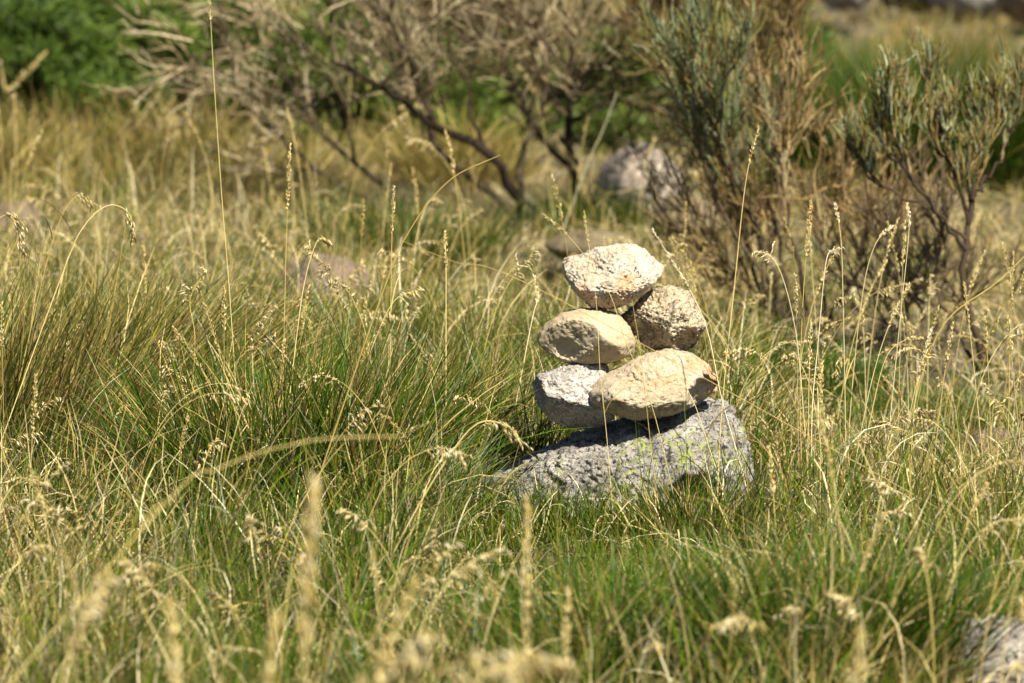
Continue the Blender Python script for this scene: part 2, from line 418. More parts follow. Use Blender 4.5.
BARK = [(.040, .027, .016), (.060, .042, .026), (.025, .018, .012), (.11, .085, .055)]
GREYT = [(.09, .062, .025), (.34, .265, .14), (.025, .016, .007), (.56, .46, .28), (.045, .028, .011)]
BROWN = [(.12, .07, .02), (.27, .17, .055), (.045, .025, .008), (.42, .30, .13)]
OLIVE = [(.09, .07, .02), (.20, .155, .05), (.035, .025, .01), (.37, .30, .14)]
BLUEG = [(.09, .12, .04), (.22, .26, .12), (.03, .05, .012), (.38, .42, .26), (.22, .21, .03), (.34, .25, .08)]

def shrub(name, label, base, stems, seed, n1=9, n2=8, n3=5, L1=.35, L2=.2, L3=.10, up=.5, spread=.7, tmin=.25, lean=(0, 0, 0), pal=GREYT, r0=.010,
          green=0., gpal=BLUEG, gz=.3, jit=.19, tr=.0011, group="shrubs behind the stone stack", cat="shrub", wmul=1.0, bare=0):
    rng = np.random.default_rng(seed)
    base = np.array([base[0], base[1], float(gh(base[0], base[1]))])
    t = empty(name, base, label, cat, group)
    mains = []
    for pts, ra, rb in stems:
        P = resample(pts, 16); P[1:-1] += rng.normal(0, .005, (14, 3)); mains.append((P, ra, rb))
    MP = np.array([m[0] for m in mains]); MR = np.array([np.linspace(m[1], m[2], 16) for m in mains]) * (1 + rng.normal(0, .08, (len(mains), 16)))
    v, f, c = tubes(MP, MR, 8, pick(BARK, len(mains), .1, rng))
    a = Acc(); a.add(v, f, c)
    l1, l2, l3, sh = [], [], [], []
    def kids(P, n, L, tmin, spreadk, bend):
        out = []
        for _ in range(n):
            s = tmin + (1 - tmin) * rng.random() ** .8; x = s * (len(P) - 1.001); i = int(x)
            p = P[i] + (P[i + 1] - P[i]) * (x - i); d = P[i + 1] - P[i]; d = d / (np.linalg.norm(d) + 1e-9)
            d = d + rng.normal(0, spreadk, 3) + np.array([0, 0, up]) + np.array(lean)
            out.append(wander(p, d, L * rng.uniform(.55, 1.25), 7, jit, bend, rng))
        return out
    for P, ra, rb in mains[:len(mains) - bare]:
        for k1 in kids(P, n1, L1, tmin, spread, (0, 0, up * .6)):
            l1.append(k1)
            for k2 in kids(k1, n2, L2, .15, spread * .75, (0, 0, up * .5)):
                l2.append(k2)
                for k3 in kids(k2, n3, L3, .1, spread * .55, (0, 0, up * .4)): l3.append(k3)
    l1, l2, l3 = np.array(l1), np.array(l2), np.array(l3)
    v, f, c = tubes(l1, np.linspace(r0 * .42, r0 * .15, 7)[None] * rng.uniform(.7, 1.3, (len(l1), 1)), 6, pick(BARK + GREYT[:2], len(l1), .1, rng))
    a.add(v, f, c); a.build("branches", M_BARK, t, True, base)
    z = np.concatenate([l2[:, :, 2].mean(1), l3[:, :, 2].mean(1)]) - base[2]
    gm = [rng.random(len(s)) < green * np.clip((s[:, :, 2].mean(1) - base[2] - gz) / .12 + .5, 0, 1) for s in (l2, l3)]
    tw, gn = Acc(), Acc(); ng = 0
    for s, g, ra, rb in ((l2, gm[0], tr * 1.7, tr), (l3, gm[1], tr * 1.15, tr * .6)):
        for sel, acc, pl, k in ((~g, tw, pal, 1.), (g, gn, gpal, 1.25)):
            if sel.sum():
                n = sel.sum(); rad = np.linspace(ra, rb, 7)[None] * rng.uniform(.7, 1.35, (n, 1)) * k * wmul
                v, f, c = tubes(s[sel], rad, 4, pick(pl, n, .15, rng)); acc.add(v, f, c)
                if acc is gn: ng += n
    tw.build("twigs", M_TWIG, t, False, base)
    if ng: gn.build("green_shoots", M_NEEDLE, t, False, base)
    return t

def px(pts, Y, dy=0.):
    n = len(pts); return [at(a, b, Y + dy * i / max(1, n - 1)) for i, (a, b) in enumerate(pts)]

Yb = 15.0
b = gpt(520, 222)
shrub("bare_shrub", "bare dead shrub with three dark trunks in the middle of the background", (at(522, 215, Yb)[0], Yb), [
    (px([(537, 232), (512, 190), (490, 155), (436, 128), (400, 100), (375, 84), (330, 60)], Yb, -.3), .017, .006),
    (px([(522, 228), (500, 200), (455, 165), (432, 135), (428, 90), (436, 40), (420, -20)], Yb, .15), .012, .005),
    (px([(517, 224), (522, 170), (530, 135), (540, 118), (548, 70), (540, 10)], Yb, -.1), .010, .004),
    (px([(436, 128), (415, 70), (390, 20), (350, -30)], Yb - .15, -.2), .006, .003),
    (px([(490, 155), (470, 110), (475, 60), (490, 0)], Yb - .1, .2), .006, .003)],
    21, n1=11, n2=7, n3=6, tmin=.48, L1=.32, L2=.20, L3=.11, up=.20, spread=.8, lean=(-.14, 0, .1), tr=.0011, r0=.010, group="bare shrubs behind the stones")
Yb = 15.3
shrub("bare_shrub", "bare dead shrub with one upright dark trunk, left of the pale rock", (at(577, 212, Yb)[0], Yb), [
    (px([(584, 228), (577, 205), (571, 165), (571, 135), (570, 90), (567, 34), (555, -30)], Yb, .1), .015, .007),
    (px([(577, 205), (567, 168), (534, 125), (515, 90), (500, 40)], Yb, .15), .011, .005),
    (px([(571, 105), (590, 75), (612, 60), (622, 30), (640, -10)], Yb, -.2), .006, .003),
    (px([(571, 120), (610, 100), (650, 110), (690, 60), (720, 20)], Yb, .2), .006, .003)],
    22, n1=11, n2=7, n3=6, tmin=.48, L1=.32, L2=.20, L3=.11, up=.24, spread=.8, lean=(.06, 0, .1), pal=GREYT[:3] + OLIVE, tr=.0011, r0=.010, group="bare shrubs behind the stones")
Yb = 15.6
shrub("bare_shrub", "bare pale-twigged shrub sprawling to the left in front of green junipers", (at(415, 215, Yb)[0], Yb), [
    (px([(425, 225), (388, 192), (355, 162), (318, 130), (280, 98), (250, 82), (215, 68)], Yb, -.3), .010, .004),
    (px([(400, 214), (350, 190), (310, 165), (285, 140), (262, 120)], Yb, -.4), .008, .003),
    (px([(318, 130), (300, 95), (275, 55), (255, 20), (240, -10)], Yb - .1, .1), .006, .003),
    (px([(355, 162), (340, 110), (335, 60), (310, 10), (300, -25)], Yb - .1, .2), .006, .003),
    (px([(355, 120), (320, 70), (290, 40), (268, 25)], Yb - .1, .1), .005, .0025),
    (px([(240, 78), (225, 50), (205, 62)], Yb - .3, -.1), .004, .002)],
    23, n1=6, n2=4, n3=4, L1=.22, L2=.18, L3=.10, up=.12, spread=.65, lean=(-.2, 0, .15), pal=GREYT[:1] + GREYT[1:4:2], tr=.0012, r0=.009, group="bare shrubs behind the stones")
Yb = 14.7
shrub("dry_broom", "dense brown-twigged broom behind the blue-green one, right of centre", (at(775, 250, Yb)[0], Yb), [
    (px([(775, 262), (765, 200), (745, 120), (730, 40), (720, -30)], Yb, .1), .010, .004),
    (px([(775, 262), (780, 190), (780, 110), (785, 40), (790, -20)], Yb, .1), .009, .004),
    (px([(775, 262), (750, 210), (710, 130), (690, 60), (660, 0)], Yb, .2), .008, .003)],
    24, n1=13, n2=11, n3=8, L1=.20, L2=.15, L3=.11, up=.5, spread=.6, pal=OLIVE + BROWN, tr=.0013, group="brooms right of the stones")
Yb = 12.9
shrub("green_broom", "blue-green broom leaning left with orange-brown dead shoots on its right", (at(790, 335, Yb)[0], Yb), [
    (px([(795, 350), (775, 290), (755, 230), (735, 170), (715, 125), (700, 85)], Yb, -.1), .010, .004),
    (px([(795, 350), (765, 280), (730, 220), (700, 160), (680, 110)], Yb, .1), .006, .0025),
    (px([(795, 350), (785, 280), (775, 220), (755, 160), (740, 100)], Yb, .1), .006, .0025),
    (px([(790, 340), (750, 260), (715, 190), (695, 130), (685, 80)], Yb, -.15), .005, .002), (px([(760, 290), (735, 200), (720, 140), (722, 80)], Yb, -.2), .005, .002)],
    25, n1=9, n2=9, n3=8, L1=.15, L2=.11, L3=.06, up=.7, spread=.50, lean=(-.12, 0, 0), pal=BROWN, tr=.0008, green=.78, gz=.36, r0=.005, group="brooms right of the stones", jit=.13, wmul=1.1)
shrub("dry_broom", "low tangle of orange-brown dead broom between the two green brooms", (at(812, 330, Yb)[0], Yb), [
    (px([(808, 345), (800, 280), (790, 220), (775, 150), (760, 110)], Yb - .1, .1), .006, .0025),
    (px([(812, 345), (825, 290), (835, 240), (850, 200)], Yb, .1), .006, .0025),
    (px([(812, 345), (840, 300), (865, 260), (890, 240)], Yb, -.2), .005, .002),
    (px([(805, 345), (770, 310), (745, 280), (725, 270)], Yb, .1), .005, .002)],
    26, n1=9, n2=7, n3=5, L1=.17, L2=.12, L3=.08, up=.35, spread=.6, pal=BROWN + GREYT[:2], tr=.0012, r0=.006, group="brooms right of the stones", jit=.12)
Yb = 12.1
shrub("green_broom", "blue-green tipped broom on a bare crooked trunk at the right edge", (at(985, 372, Yb)[0], Yb), [
    (px([(992, 392), (984, 355), (972, 310), (966, 260), (969, 215), (975, 180), (982, 145), (985, 110)], Yb, .05), .0105, .003),
    (px([(969, 225), (955, 180), (940, 145), (925, 120)], Yb, .1), .005, .002),
    (px([(966, 250), (935, 210), (905, 165), (892, 120)], Yb, -.1), .005, .002),
    (px([(967, 240), (930, 210), (890, 190), (868, 178)], Yb, .1), .004, .002),
    (px([(972, 200), (1000, 160), (1015, 120)], Yb, .1), .005, .002),
    (px([(990, 390), (960, 340), (940, 300), (930, 260)], Yb, .2), .006, .003),
    (px([(1005, 385), (985, 350), (962, 330)], Yb, -.05), .004, .002)],
    27, bare=2, n1=9, n2=8, n3=8, L1=.085, L2=.08, L3=.05, up=.8, tmin=.45, spread=.42, pal=BROWN + OLIVE[:2], tr=.0009, green=.62, gz=.44, r0=.005, group="brooms right of the stones", jit=.13, wmul=1.1)
shrub("dry_broom", "thicket of dead twigs, coloured dark as the shade under the broom, left of the crooked trunk", (at(925, 345, 12.4)[0], 12.4), [
    (px([(930, 360), (925, 320), (915, 280), (900, 245)], 12.4, .1), .005, .002),
    (px([(930, 360), (940, 310), (945, 260), (940, 220)], 12.4, .1), .005, .002),
    (px([(925, 360), (900, 320), (880, 290)], 12.4, .1), .004, .002),
    (px([(930, 360), (955, 320), (960, 290)], 12.4, .1), .004, .002)],
    28, n1=8, n2=6, n3=5, L1=.12, L2=.09, L3=.06, up=.4, spread=.55, pal=[(.05, .035, .02), (.1, .07, .035), (.2, .15, .08)], tr=.0009, r0=.006, group="brooms right of the stones", jit=.12)  # dead twigs; their dark palette paints in the shadow beneath the right broom

shrub("dry_broom", "small dark tangle of dead twigs in front of the blurred pale rock", (at(668, 240, 14.9)[0], 14.9), [
    (px([(668, 245), (660, 215), (645, 180), (640, 150)], 14.9, .1), .006, .002),
    (px([(668, 245), (675, 205), (690, 170), (700, 140)], 14.9, .1), .006, .002),
    (px([(668, 245), (690, 225), (715, 205), (730, 190)], 14.9, .1), .005, .002)],
    29, n1=7, n2=6, n3=4, L1=.14, L2=.10, L3=.07, up=.35, spread=.7, pal=OLIVE, tr=.0011, r0=.006, group="brooms right of the stones")

def juniper(label, cx, cy, w, h, Y, depth, seed, pal, npad=40):
    """evergreen shrub: limbs carrying flat pads of needle sprays. centre and size of the crown in pixels at distance Y"""
    rng = np.random.default_rng(seed); s = Y / F
    c = at(cx, cy, Y); hw, hh = w * s / 2, h * s / 2
    gz = float(gh(c[0], Y)); base = np.array([c[0], Y, gz])
    t = empty("juniper_shrub", base, label, "shrub", "green junipers along the top")
    limbs, V = [], Acc()
    top = c[2] + hh
    for _ in range(int(npad * .68)):
        u = rng.normal(0, 1, 3); u /= np.linalg.norm(u); u *= rng.random() ** .4
        pc = np.array([c[0] + u[0] * hw, Y + u[1] * depth / 2, max(gz + .06, c[2] + u[2] * hh)])
        r = rng.uniform(.07, .15) * (hw / .45) ** .5
        mid = (base + pc) / 2 + rng.normal(0, .05, 3)
        limbs.append(resample([base + rng.normal(0, .02, 3) * [1, 1, 0], mid, pc], 8))
        n = 560
        # sprays: shoots that leave the pad centre, flattened
        d = rng.normal(0, 1, (n, 3)) * [1, 1, .38]; d /= np.linalg.norm(d, axis=1, keepdims=True)
        root = pc + d * (r * rng.random((n, 1)) ** .6) + rng.normal(0, .012, (n, 3))
        d2 = d + rng.normal(0, .5, (n, 3)) + [0, 0, .35]
        az = np.arctan2(d2[:, 1], d2[:, 0]); lean = np.arctan2(np.hypot(d2[:, 0], d2[:, 1]), d2[:, 2])
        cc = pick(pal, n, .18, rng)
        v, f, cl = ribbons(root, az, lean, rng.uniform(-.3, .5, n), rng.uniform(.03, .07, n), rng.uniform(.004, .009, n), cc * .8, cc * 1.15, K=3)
        V.add(v, f, cl)
    v, f, cl = tubes(np.array(limbs), np.linspace(.014, .004, 8)[None] * np.ones((len(limbs), 1)), 6, pick(BARK, len(limbs), .1, rng))
    mesh_obj("branches", v, f, M_BARK, t, cl, True, base)
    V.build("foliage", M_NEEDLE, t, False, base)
JUN = [(.075, .12, .016), (.12, .175, .022), (.03, .06, .010), (.19, .24, .035)]
JUNB = [(.07, .12, .016), (.11, .17, .02), (.035, .065, .012)]
juniper("dusky green juniper at the left edge of the background", 22, 52, 140, 110, 17.4, .8, 41, JUNB, 34)
juniper("bright green juniper near the top left, left of a dark gap", 128, 38, 130, 100, 17.9, .8, 42, JUN, 34)
juniper("green juniper behind the tips of the sprawling bare shrub", 215, 45, 130, 120, 17.9, .8, 43, JUN, 38)
juniper("low green juniper in the left background below the dark gap", 100, 100, 90, 30, 17.2, .5, 44, JUNB, 16)
juniper("green juniper showing through the twigs left of centre", 330, 70, 150, 150, 17.8, .9, 45, JUN, 38)
juniper("green juniper behind the trunks of the middle bare shrub", 470, 90, 150, 150, 17.6, .9, 46, JUN, 40)
juniper("green juniper behind the upright dark trunk", 625, 100, 130, 150, 17.3, .8, 47, JUN, 36)
juniper("dark green juniper at the top centre behind the brown broom", 740, 60, 150, 140, 18.0, .9, 48, JUNB, 34)
juniper("darkest juniper at the very back in the top left corner", 40, -5, 220, 90, 19.5, .8, 49, [(.02, .035, .015), (.035, .05, .02)], 30)

# ------------------------------------------------------------------ grass
GREEN = [(.024, .060, .002), (.045, .095, .003), (.012, .032, .002), (.095, .155, .005), (.03, .06, .004)]
OLIVG = [(.085, .10, .006), (.18, .17, .012), (.045, .06, .004)]
STRAW = [(.24, .165, .035), (.46, .345, .10), (.12, .075, .015), (.58, .46, .18), (.07, .042, .010)]
PALE = [(.62, .52, .28), (.70, .62, .40), (.50, .40, .18)]

# how green each part of the meadow is: (px, py, rx metres, ry metres, amount) of the patch centre on the ground
PATCH = [(300, 500, .42, 1.3, .5), (120, 470, .35, .8, .10), (640, 640, .6, .8, .5), (800, 620, .5, .7, .4), (250, 640, .3, .6, .3), (560, 545, .2, .4, .4),
         (860, 440, .45, .9, .30), (950, 400, .3, 1.2, .30), (450, 420, .3, 1.0, .25), (760, 470, .3, .7, -.35), (840, 500, .3, .5, -.15),
         (60, 560, .4, 1.0, -.2), (350, 250, .6, 1.5, -.15), (120, 170, .9, 2.2, -.38), (380, 150, .9, 2.0, -.36), (900, 45, 1.2, 5, -.7), (560, 170, .5, 1.5, -.2), (100, 620, .4, .6, -.1), (560, 330, .4, 1.2, -.35)]
def greenness(x, y):
    g = np.full(len(x), .54)
    for pxx, pyy, rx, ry, am in PATCH:
        cx, cy = gpt(pxx, pyy)
        g += am * np.exp(-(((x - cx) / rx) ** 2 + ((y - cy) / ry) ** 2))
    g += .22 * np.sin(x * 7.3 + 2.1 * y) * np.sin(y * 3.1 - x * 2.2)
    return np.clip(g, .03, .97)
RX, RY = at(615, 500, 9.99)[0], 9.99
def hscale(x, y):
    """grass is short in front of and on the boulder, tall elsewhere"""
    h = np.ones(len(x))
    d = np.exp(-(((x - at(560, 500, 9.5)[0]) / .25) ** 2 + ((y - 9.15) / .85) ** 2) ** 2)
    h *= 1 - .70 * d
    d = np.exp(-(((x - at(720, 500, 9.5)[0]) / .14) ** 2 + ((y - 9.3) / .50) ** 2) ** 2)
    h *= 1 - .45 * d
    cx, cy = at(1005, 640, 8.)[0], 7.65
    h *= 1 - .66 * np.exp(-(((x - cx) / .14) ** 2 + ((y - cy) / .65) ** 2) ** 2)
    h *= 1 - .45 * np.clip((y - 11.6) / .8, 0, 1) * np.clip((x + .42 * y / 13) / .3, 0, 1)
    h *= 1 - .25 * np.clip((y - 12.5) / 1., 0, 1)
    h *= 1 - .60 * np.clip((y - 9.5) / .7, 0, 1) * np.clip((13.2 - y) / .4, 0, 1) * np.clip((x / y - .040) / .012, 0, 1)
    h *= 1 - .0 * np.clip((y - 10.9) / .5, 0, 1) * np.clip((13.2 - y) / .4, 0, 1) * np.clip((x - .42) / .12, 0, 1)
    cx = at(320, 280, 13.2)[0]
    h *= 1 - .5 * np.exp(-(((x - cx) / .16) ** 2 + ((y - 12.7) / .45) ** 2))
    return h
ROCKS = [(RX, RY, .25, .20)]
def keep(x, y, z=0):
    m = np.ones(len(x), bool)
    for cx, cy, rx, ry in ROCKS: m &= ((x - cx) / rx) ** 2 + ((y - cy) / ry) ** 2 > 1
    m &= ~((np.abs(x) < .25) & (y < 4.5))
    return m

def meadow(y0, y1, n_clump, per, lmin, lmax, wmin, wmax, K, margin=.9):
    """returns root data for clumped blades between two distances"""
    cy = np.sqrt(RNG.uniform(y0 ** 2, y1 ** 2, n_clump)); half = cy * 512 / F + margin
    cx = RNG.uniform(-1, 1, n_clump) * half
    cr = RNG.uniform(.02, .085, n_clump); ca = RNG.uniform(0, 2 * math.pi, n_clump); cl = RNG.uniform(.65, 1.25, n_clump)
    tone = RNG.normal(0, .28, n_clump)
    i = np.repeat(np.arange(n_clump), per); n = len(i)
    a = RNG.uniform(0, 2 * math.pi, n); rr = cr[i] * np.sqrt(RNG.random(n)) * 1.3
    x = cx[i] + rr * np.cos(a); y = cy[i] + rr * np.sin(a)
    k = keep(x, y); i, a, x, y, rr = i[k], a[k], x[k], y[k], rr[k]; n = len(i)
    g = greenness(x, y) + tone[i]
    isg = RNG.random(n) < g
    ln = RNG.uniform(lmin, lmax, n) * cl[i] * hscale(x, y) * (.8 + .2 * isg)
    root = np.stack([x, y, gh(x, y) - .01], 1)
    az = a + RNG.normal(0, .7, n); wind = RNG.random(n) < .25; az[wind] = RNG.normal(.4, .5, wind.sum())
    lean = np.abs(RNG.normal(.16, .16, n)) + rr / (cr[i] * 1.3) * .22
    curve = np.abs(RNG.normal(.6, .6, n)) * np.where(isg, .8, 1.6)
    wd = RNG.uniform(wmin, wmax, n)
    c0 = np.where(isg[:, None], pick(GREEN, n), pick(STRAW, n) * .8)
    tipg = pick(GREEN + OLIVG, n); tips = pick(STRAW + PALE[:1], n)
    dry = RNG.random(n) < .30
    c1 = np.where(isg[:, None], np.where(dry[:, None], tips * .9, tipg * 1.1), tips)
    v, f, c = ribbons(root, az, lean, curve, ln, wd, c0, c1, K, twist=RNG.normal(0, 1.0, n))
    return v, f, c

ACC = Acc()
n = 5200      # short new grass in front of the boulder
x = RNG.uniform(at(440, 500, 9.4)[0], at(800, 500, 9.4)[0], n); y = RNG.uniform(8.6, 9.85, n); k = keep(x, y); x, y = x[k], y[k]; n = len(x)
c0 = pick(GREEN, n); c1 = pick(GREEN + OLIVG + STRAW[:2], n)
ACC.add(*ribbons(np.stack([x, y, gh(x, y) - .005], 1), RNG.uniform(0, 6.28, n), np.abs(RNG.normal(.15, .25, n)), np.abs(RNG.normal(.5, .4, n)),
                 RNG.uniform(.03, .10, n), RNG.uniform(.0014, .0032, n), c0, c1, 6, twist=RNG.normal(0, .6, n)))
ACC.add(*meadow(10.8, 14.0, 420, 40, .05, .14, .0014, .0034, 5, .5))
ACC.add(*meadow(5.0, 8.0, 460, 42, .16, .34, .0018, .0042, 6, .6))
ACC.add(*meadow(8.0, 12.0, 1150, 46, .13, .32, .0013, .0037, 6, .6))
ACC.add(*meadow(12.0, 17.0, 1100, 42, .14, .32, .0014, .0032, 5, .8))
ACC.add(*meadow(17.0, 28.0, 1700, 30, .18, .40, .003, .006, 4, 1.2))
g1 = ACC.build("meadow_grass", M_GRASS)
pass
tag(g1, "mixed green and straw coloured meadow grass covering the ground", "grass", kind="stuff")

# tangled dry litter close to the soil
n = 26000
y = np.sqrt(RNG.uniform(7.5 ** 2, 17 ** 2, n)); x = RNG.uniform(-1, 1, n) * (y * 512 / F + .6)
k = keep(x, y); x, y = x[k], y[k]; n = len(x)
c = pick(STRAW + PALE, n)
v, f, c = ribbons(np.stack([x, y, gh(x, y) + RNG.uniform(.0, .07, n) * hscale(x, y)], 1), RNG.uniform(0, 6.28, n), RNG.normal(1.25, .35, n), RNG.uniform(.0, .9, n),
                  RNG.uniform(.05, .17, n), RNG.uniform(.001, .0026, n), c * .85, c, 5, twist=RNG.normal(0, 1.3, n))
lt = mesh_obj("dry_litter", v, f, M_STRAW, colors=c)
tag(lt, "tangled pale dry grass litter lying between the green blades", "dead grass", kind="stuff")

# loose arching dead leaves standing above the green
n = 8000
y = np.sqrt(RNG.uniform(5.6 ** 2, 15 ** 2, n)); x = RNG.uniform(-1, 1, n) * (y * 512 / F + .6)
k = keep(x, y); x, y = x[k], y[k]; n = len(x); hs = hscale(x, y)
c = pick(STRAW + PALE, n)
v, f, c = ribbons(np.stack([x, y, gh(x, y)], 1), RNG.uniform(0, 6.28, n), np.abs(RNG.normal(.1, .2, n)), RNG.uniform(.3, 2.6, n),
                  RNG.uniform(.14, .36, n) * hs, RNG.uniform(.0014, .0036, n), c * .85, c, 8, twist=RNG.normal(0, 1.0, n), pw=2.2)
dl = mesh_obj("dead_leaves", v, f, M_STRAW, colors=c)
tag(dl, "arching straw coloured dead leaves standing through the green grass", "dead grass", kind="stuff")

def tussock(name, label, cx, cy, n, rad, lmin, lmax, pal, tippal, seed, lean_dir=None, lean_amt=0., spread=.35, wd=(.0016, .0038), dry=.3, curve=.5, K=7, drypal=STRAW):
    rng = np.random.default_rng(seed)
    a = rng.uniform(0, 6.283, n); r = rad * np.sqrt(rng.random(n)); x = cx + r * np.cos(a); y = cy + r * np.sin(a) * 1.0
    root = np.stack([x, y, gh(x, y) - .01], 1)
    dx = np.cos(a) * (r / rad) * spread + rng.normal(0, .19, n); dy = np.sin(a) * (r / rad) * spread + rng.normal(0, .19, n)
    if lean_dir is not None: dx += math.cos(lean_dir) * lean_amt; dy += math.sin(lean_dir) * lean_amt
    az = np.arctan2(dy, dx); lean = np.hypot(dx, dy)
    d = rng.random(n) < dry
    c0 = np.where(d[:, None], pick(drypal, n, .12, rng) * .9, pick(pal, n, .12, rng)); c1 = np.where(d[:, None], pick(drypal, n, .12, rng), pick(tippal, n, .12, rng))
    v, f, c = ribbons(root, az, lean, np.abs(rng.normal(curve, curve * .6, n)), rng.uniform(lmin, lmax, n), rng.uniform(*wd, n), c0, c1, K, roll=rng.uniform(-1.2, 1.2, n), twist=rng.normal(0, .7, n))
    b = np.array([cx, cy, float(gh(cx, cy))])
    o = mesh_obj(name, v, f, M_GRASS, colors=c, loc=b); o.location = [float(q) for q in b]
    tag(o, label, "grass tussock", "grass tussocks in the meadow"); return o
DG = [(.016, .038, .003), (.030, .060, .004), (.010, .022, .003), (.06, .10, .006)]
BG = [(.028, .085, .003), (.055, .135, .005), (.014, .045, .003)]
def gx(pxx, Y): return at(pxx, 341, Y)[0]
tussock("rush_tussock", "big dark tussock of long thin blades leaning right at the left edge", gx(30, 10.4), 10.4, 1900, .22, .30, .56, DG, DG + OLIVG + STRAW[:2], 61, 0.1, .42, .35, dry=.46, curve=.35)
tussock("rush_tussock", "olive tussock of arching blades between the left edge and the green tussock", gx(150, 10.9), 10.9, 2200, .16, .24, .42, DG, OLIVG + DG, 62, 0.2, .15, .45, dry=.4, curve=.5)
tussock("grass_tussock", "tall fresh green tussock left of centre", gx(285, 9.9), 9.9, 2000, .20, .22, .40, BG + GREEN, BG + GREEN + OLIVG[:1], 63, None, 0, .5, wd=(.0018, .0042), dry=.32, curve=.4)
tussock("grass_tussock", "green tussock between the tall one and the boulder", gx(385, 10.3), 10.3, 1500, .14, .17, .32, GREEN, GREEN + OLIVG, 64, None, 0, .5, dry=.3, curve=.5)
tussock("grass_tussock", "small dark green tuft in front of the boulder", gx(560, 9.62), 9.62, 170, .06, .06, .15, DG, GREEN, 65, None, 0, .45, dry=.05, curve=.2, wd=(.0015, .003))
tussock("grass_tussock", "short green tuft before the right half of the boulder", gx(700, 9.56), 9.56, 800, .11, .06, .16, DG + GREEN, GREEN, 66, None, 0, .5, dry=.40, curve=.4)
tussock("grass_tussock", "fine bluish green tussock arching over the boulder's left end", gx(425, 9.75), 9.75, 260, .07, .10, .22, [(.10, .17, .07), (.13, .20, .09)], [(.16, .22, .12), (.2, .26, .12)], 67, 0.0, .55, .35, dry=.2, curve=.55)
tussock("grass_tussock", "broad green tussock in the foreground below the boulder", gx(650, 8.2), 8.2, 2700, .24, .14, .27, BG + GREEN, BG + GREEN, 68, None, 0, .5, wd=(.002, .0046), dry=.15, curve=.45)
tussock("grass_tussock", "green tussock in the right foreground, left of the corner rock", gx(850, 8.1), 8.1, 2000, .17, .14, .28, GREEN + DG, GREEN + BG, 69, None, 0, .5, wd=(.002, .0044), dry=.2, curve=.5)
tussock("grass_tussock", "blurred green tussock at the bottom left", gx(260, 7.7), 7.7, 1400, .16, .14, .25, BG + GREEN, GREEN, 70, None, 0, .5, dry=.2, curve=.5)
tussock("grass_tussock", "vivid green grass under the dead broom right of the stack", gx(790, 11.9), 11.9, 1500, .20, .06, .14, BG, BG, 71, None, 0, .4, dry=.08, curve=.35)
tussock("grass_tussock", "vivid green grass at the foot of the crooked trunk", gx(930, 11.6), 11.5, 1100, .18, .04, .10, BG, BG, 72, None, 0, .4, dry=.1, curve=.35)
tussock("grass_tussock", "large blurred green tussock between the two green brooms", gx(870, 16.5), 16.5, 2600, .26, .28, .48, BG, BG + GREEN, 73, None, 0, .35, wd=(.002, .004), dry=.06, curve=.35)
tussock("grass_tussock", "large blurred dark green tussock behind the right broom", gx(985, 15.8), 15.8, 3000, .28, .32, .52, DG, DG + GREEN, 74, None, 0, .35, wd=(.002, .004), dry=.1, curve=.35)
tussock("grass_tussock", "green tuft under the bare shrub trunks", gx(590, 14.9), 14.9, 700, .12, .08, .2, GREEN, GREEN, 75, None, 0, .5, dry=.1, curve=.4)
tussock("grass_tussock", "dark green tuft below the sprawling bare shrub", gx(400, 14.2), 14.2, 1400, .25, .10, .24, DG, GREEN, 76, None, 0, .5, dry=.2, curve=.4)

for q, (pxx, Y, l1, l2, lb) in enumerate([
        (-15, 15.6, .14, .34, "tall straw tussock in front of the junipers at the left edge"),
        (62, 16.2, .12, .34, "tall straw tussock below the dusky juniper in the left background"),
        (135, 15.4, .10, .27, "straw tussock below the dark gap between the left junipers"),
        (190, 16.3, .12, .36, "straw tussock below the tips of the sprawling bare shrub"),
        (262, 15.9, .10, .28, "straw tussock at the left foot of the sprawling bare shrub"),
        (455, 16.4, .12, .32, "golden tussock seen between the trunks of the bare shrubs"),
        (865, 19.5, .12, .32, "golden tussock high on the right behind the green ones"),
        (945, 20.5, .12, .32, "golden tussock near the top right below the far boulders")]):
    tussock("straw_tussock", lb, gx(pxx, Y), Y, 900, .17, l1, l2, STRAW + OLIVG, GREEN + OLIVG + STRAW, 90 + q, None, 0, .5, wd=(.0022, .0045), dry=.5, curve=.6)

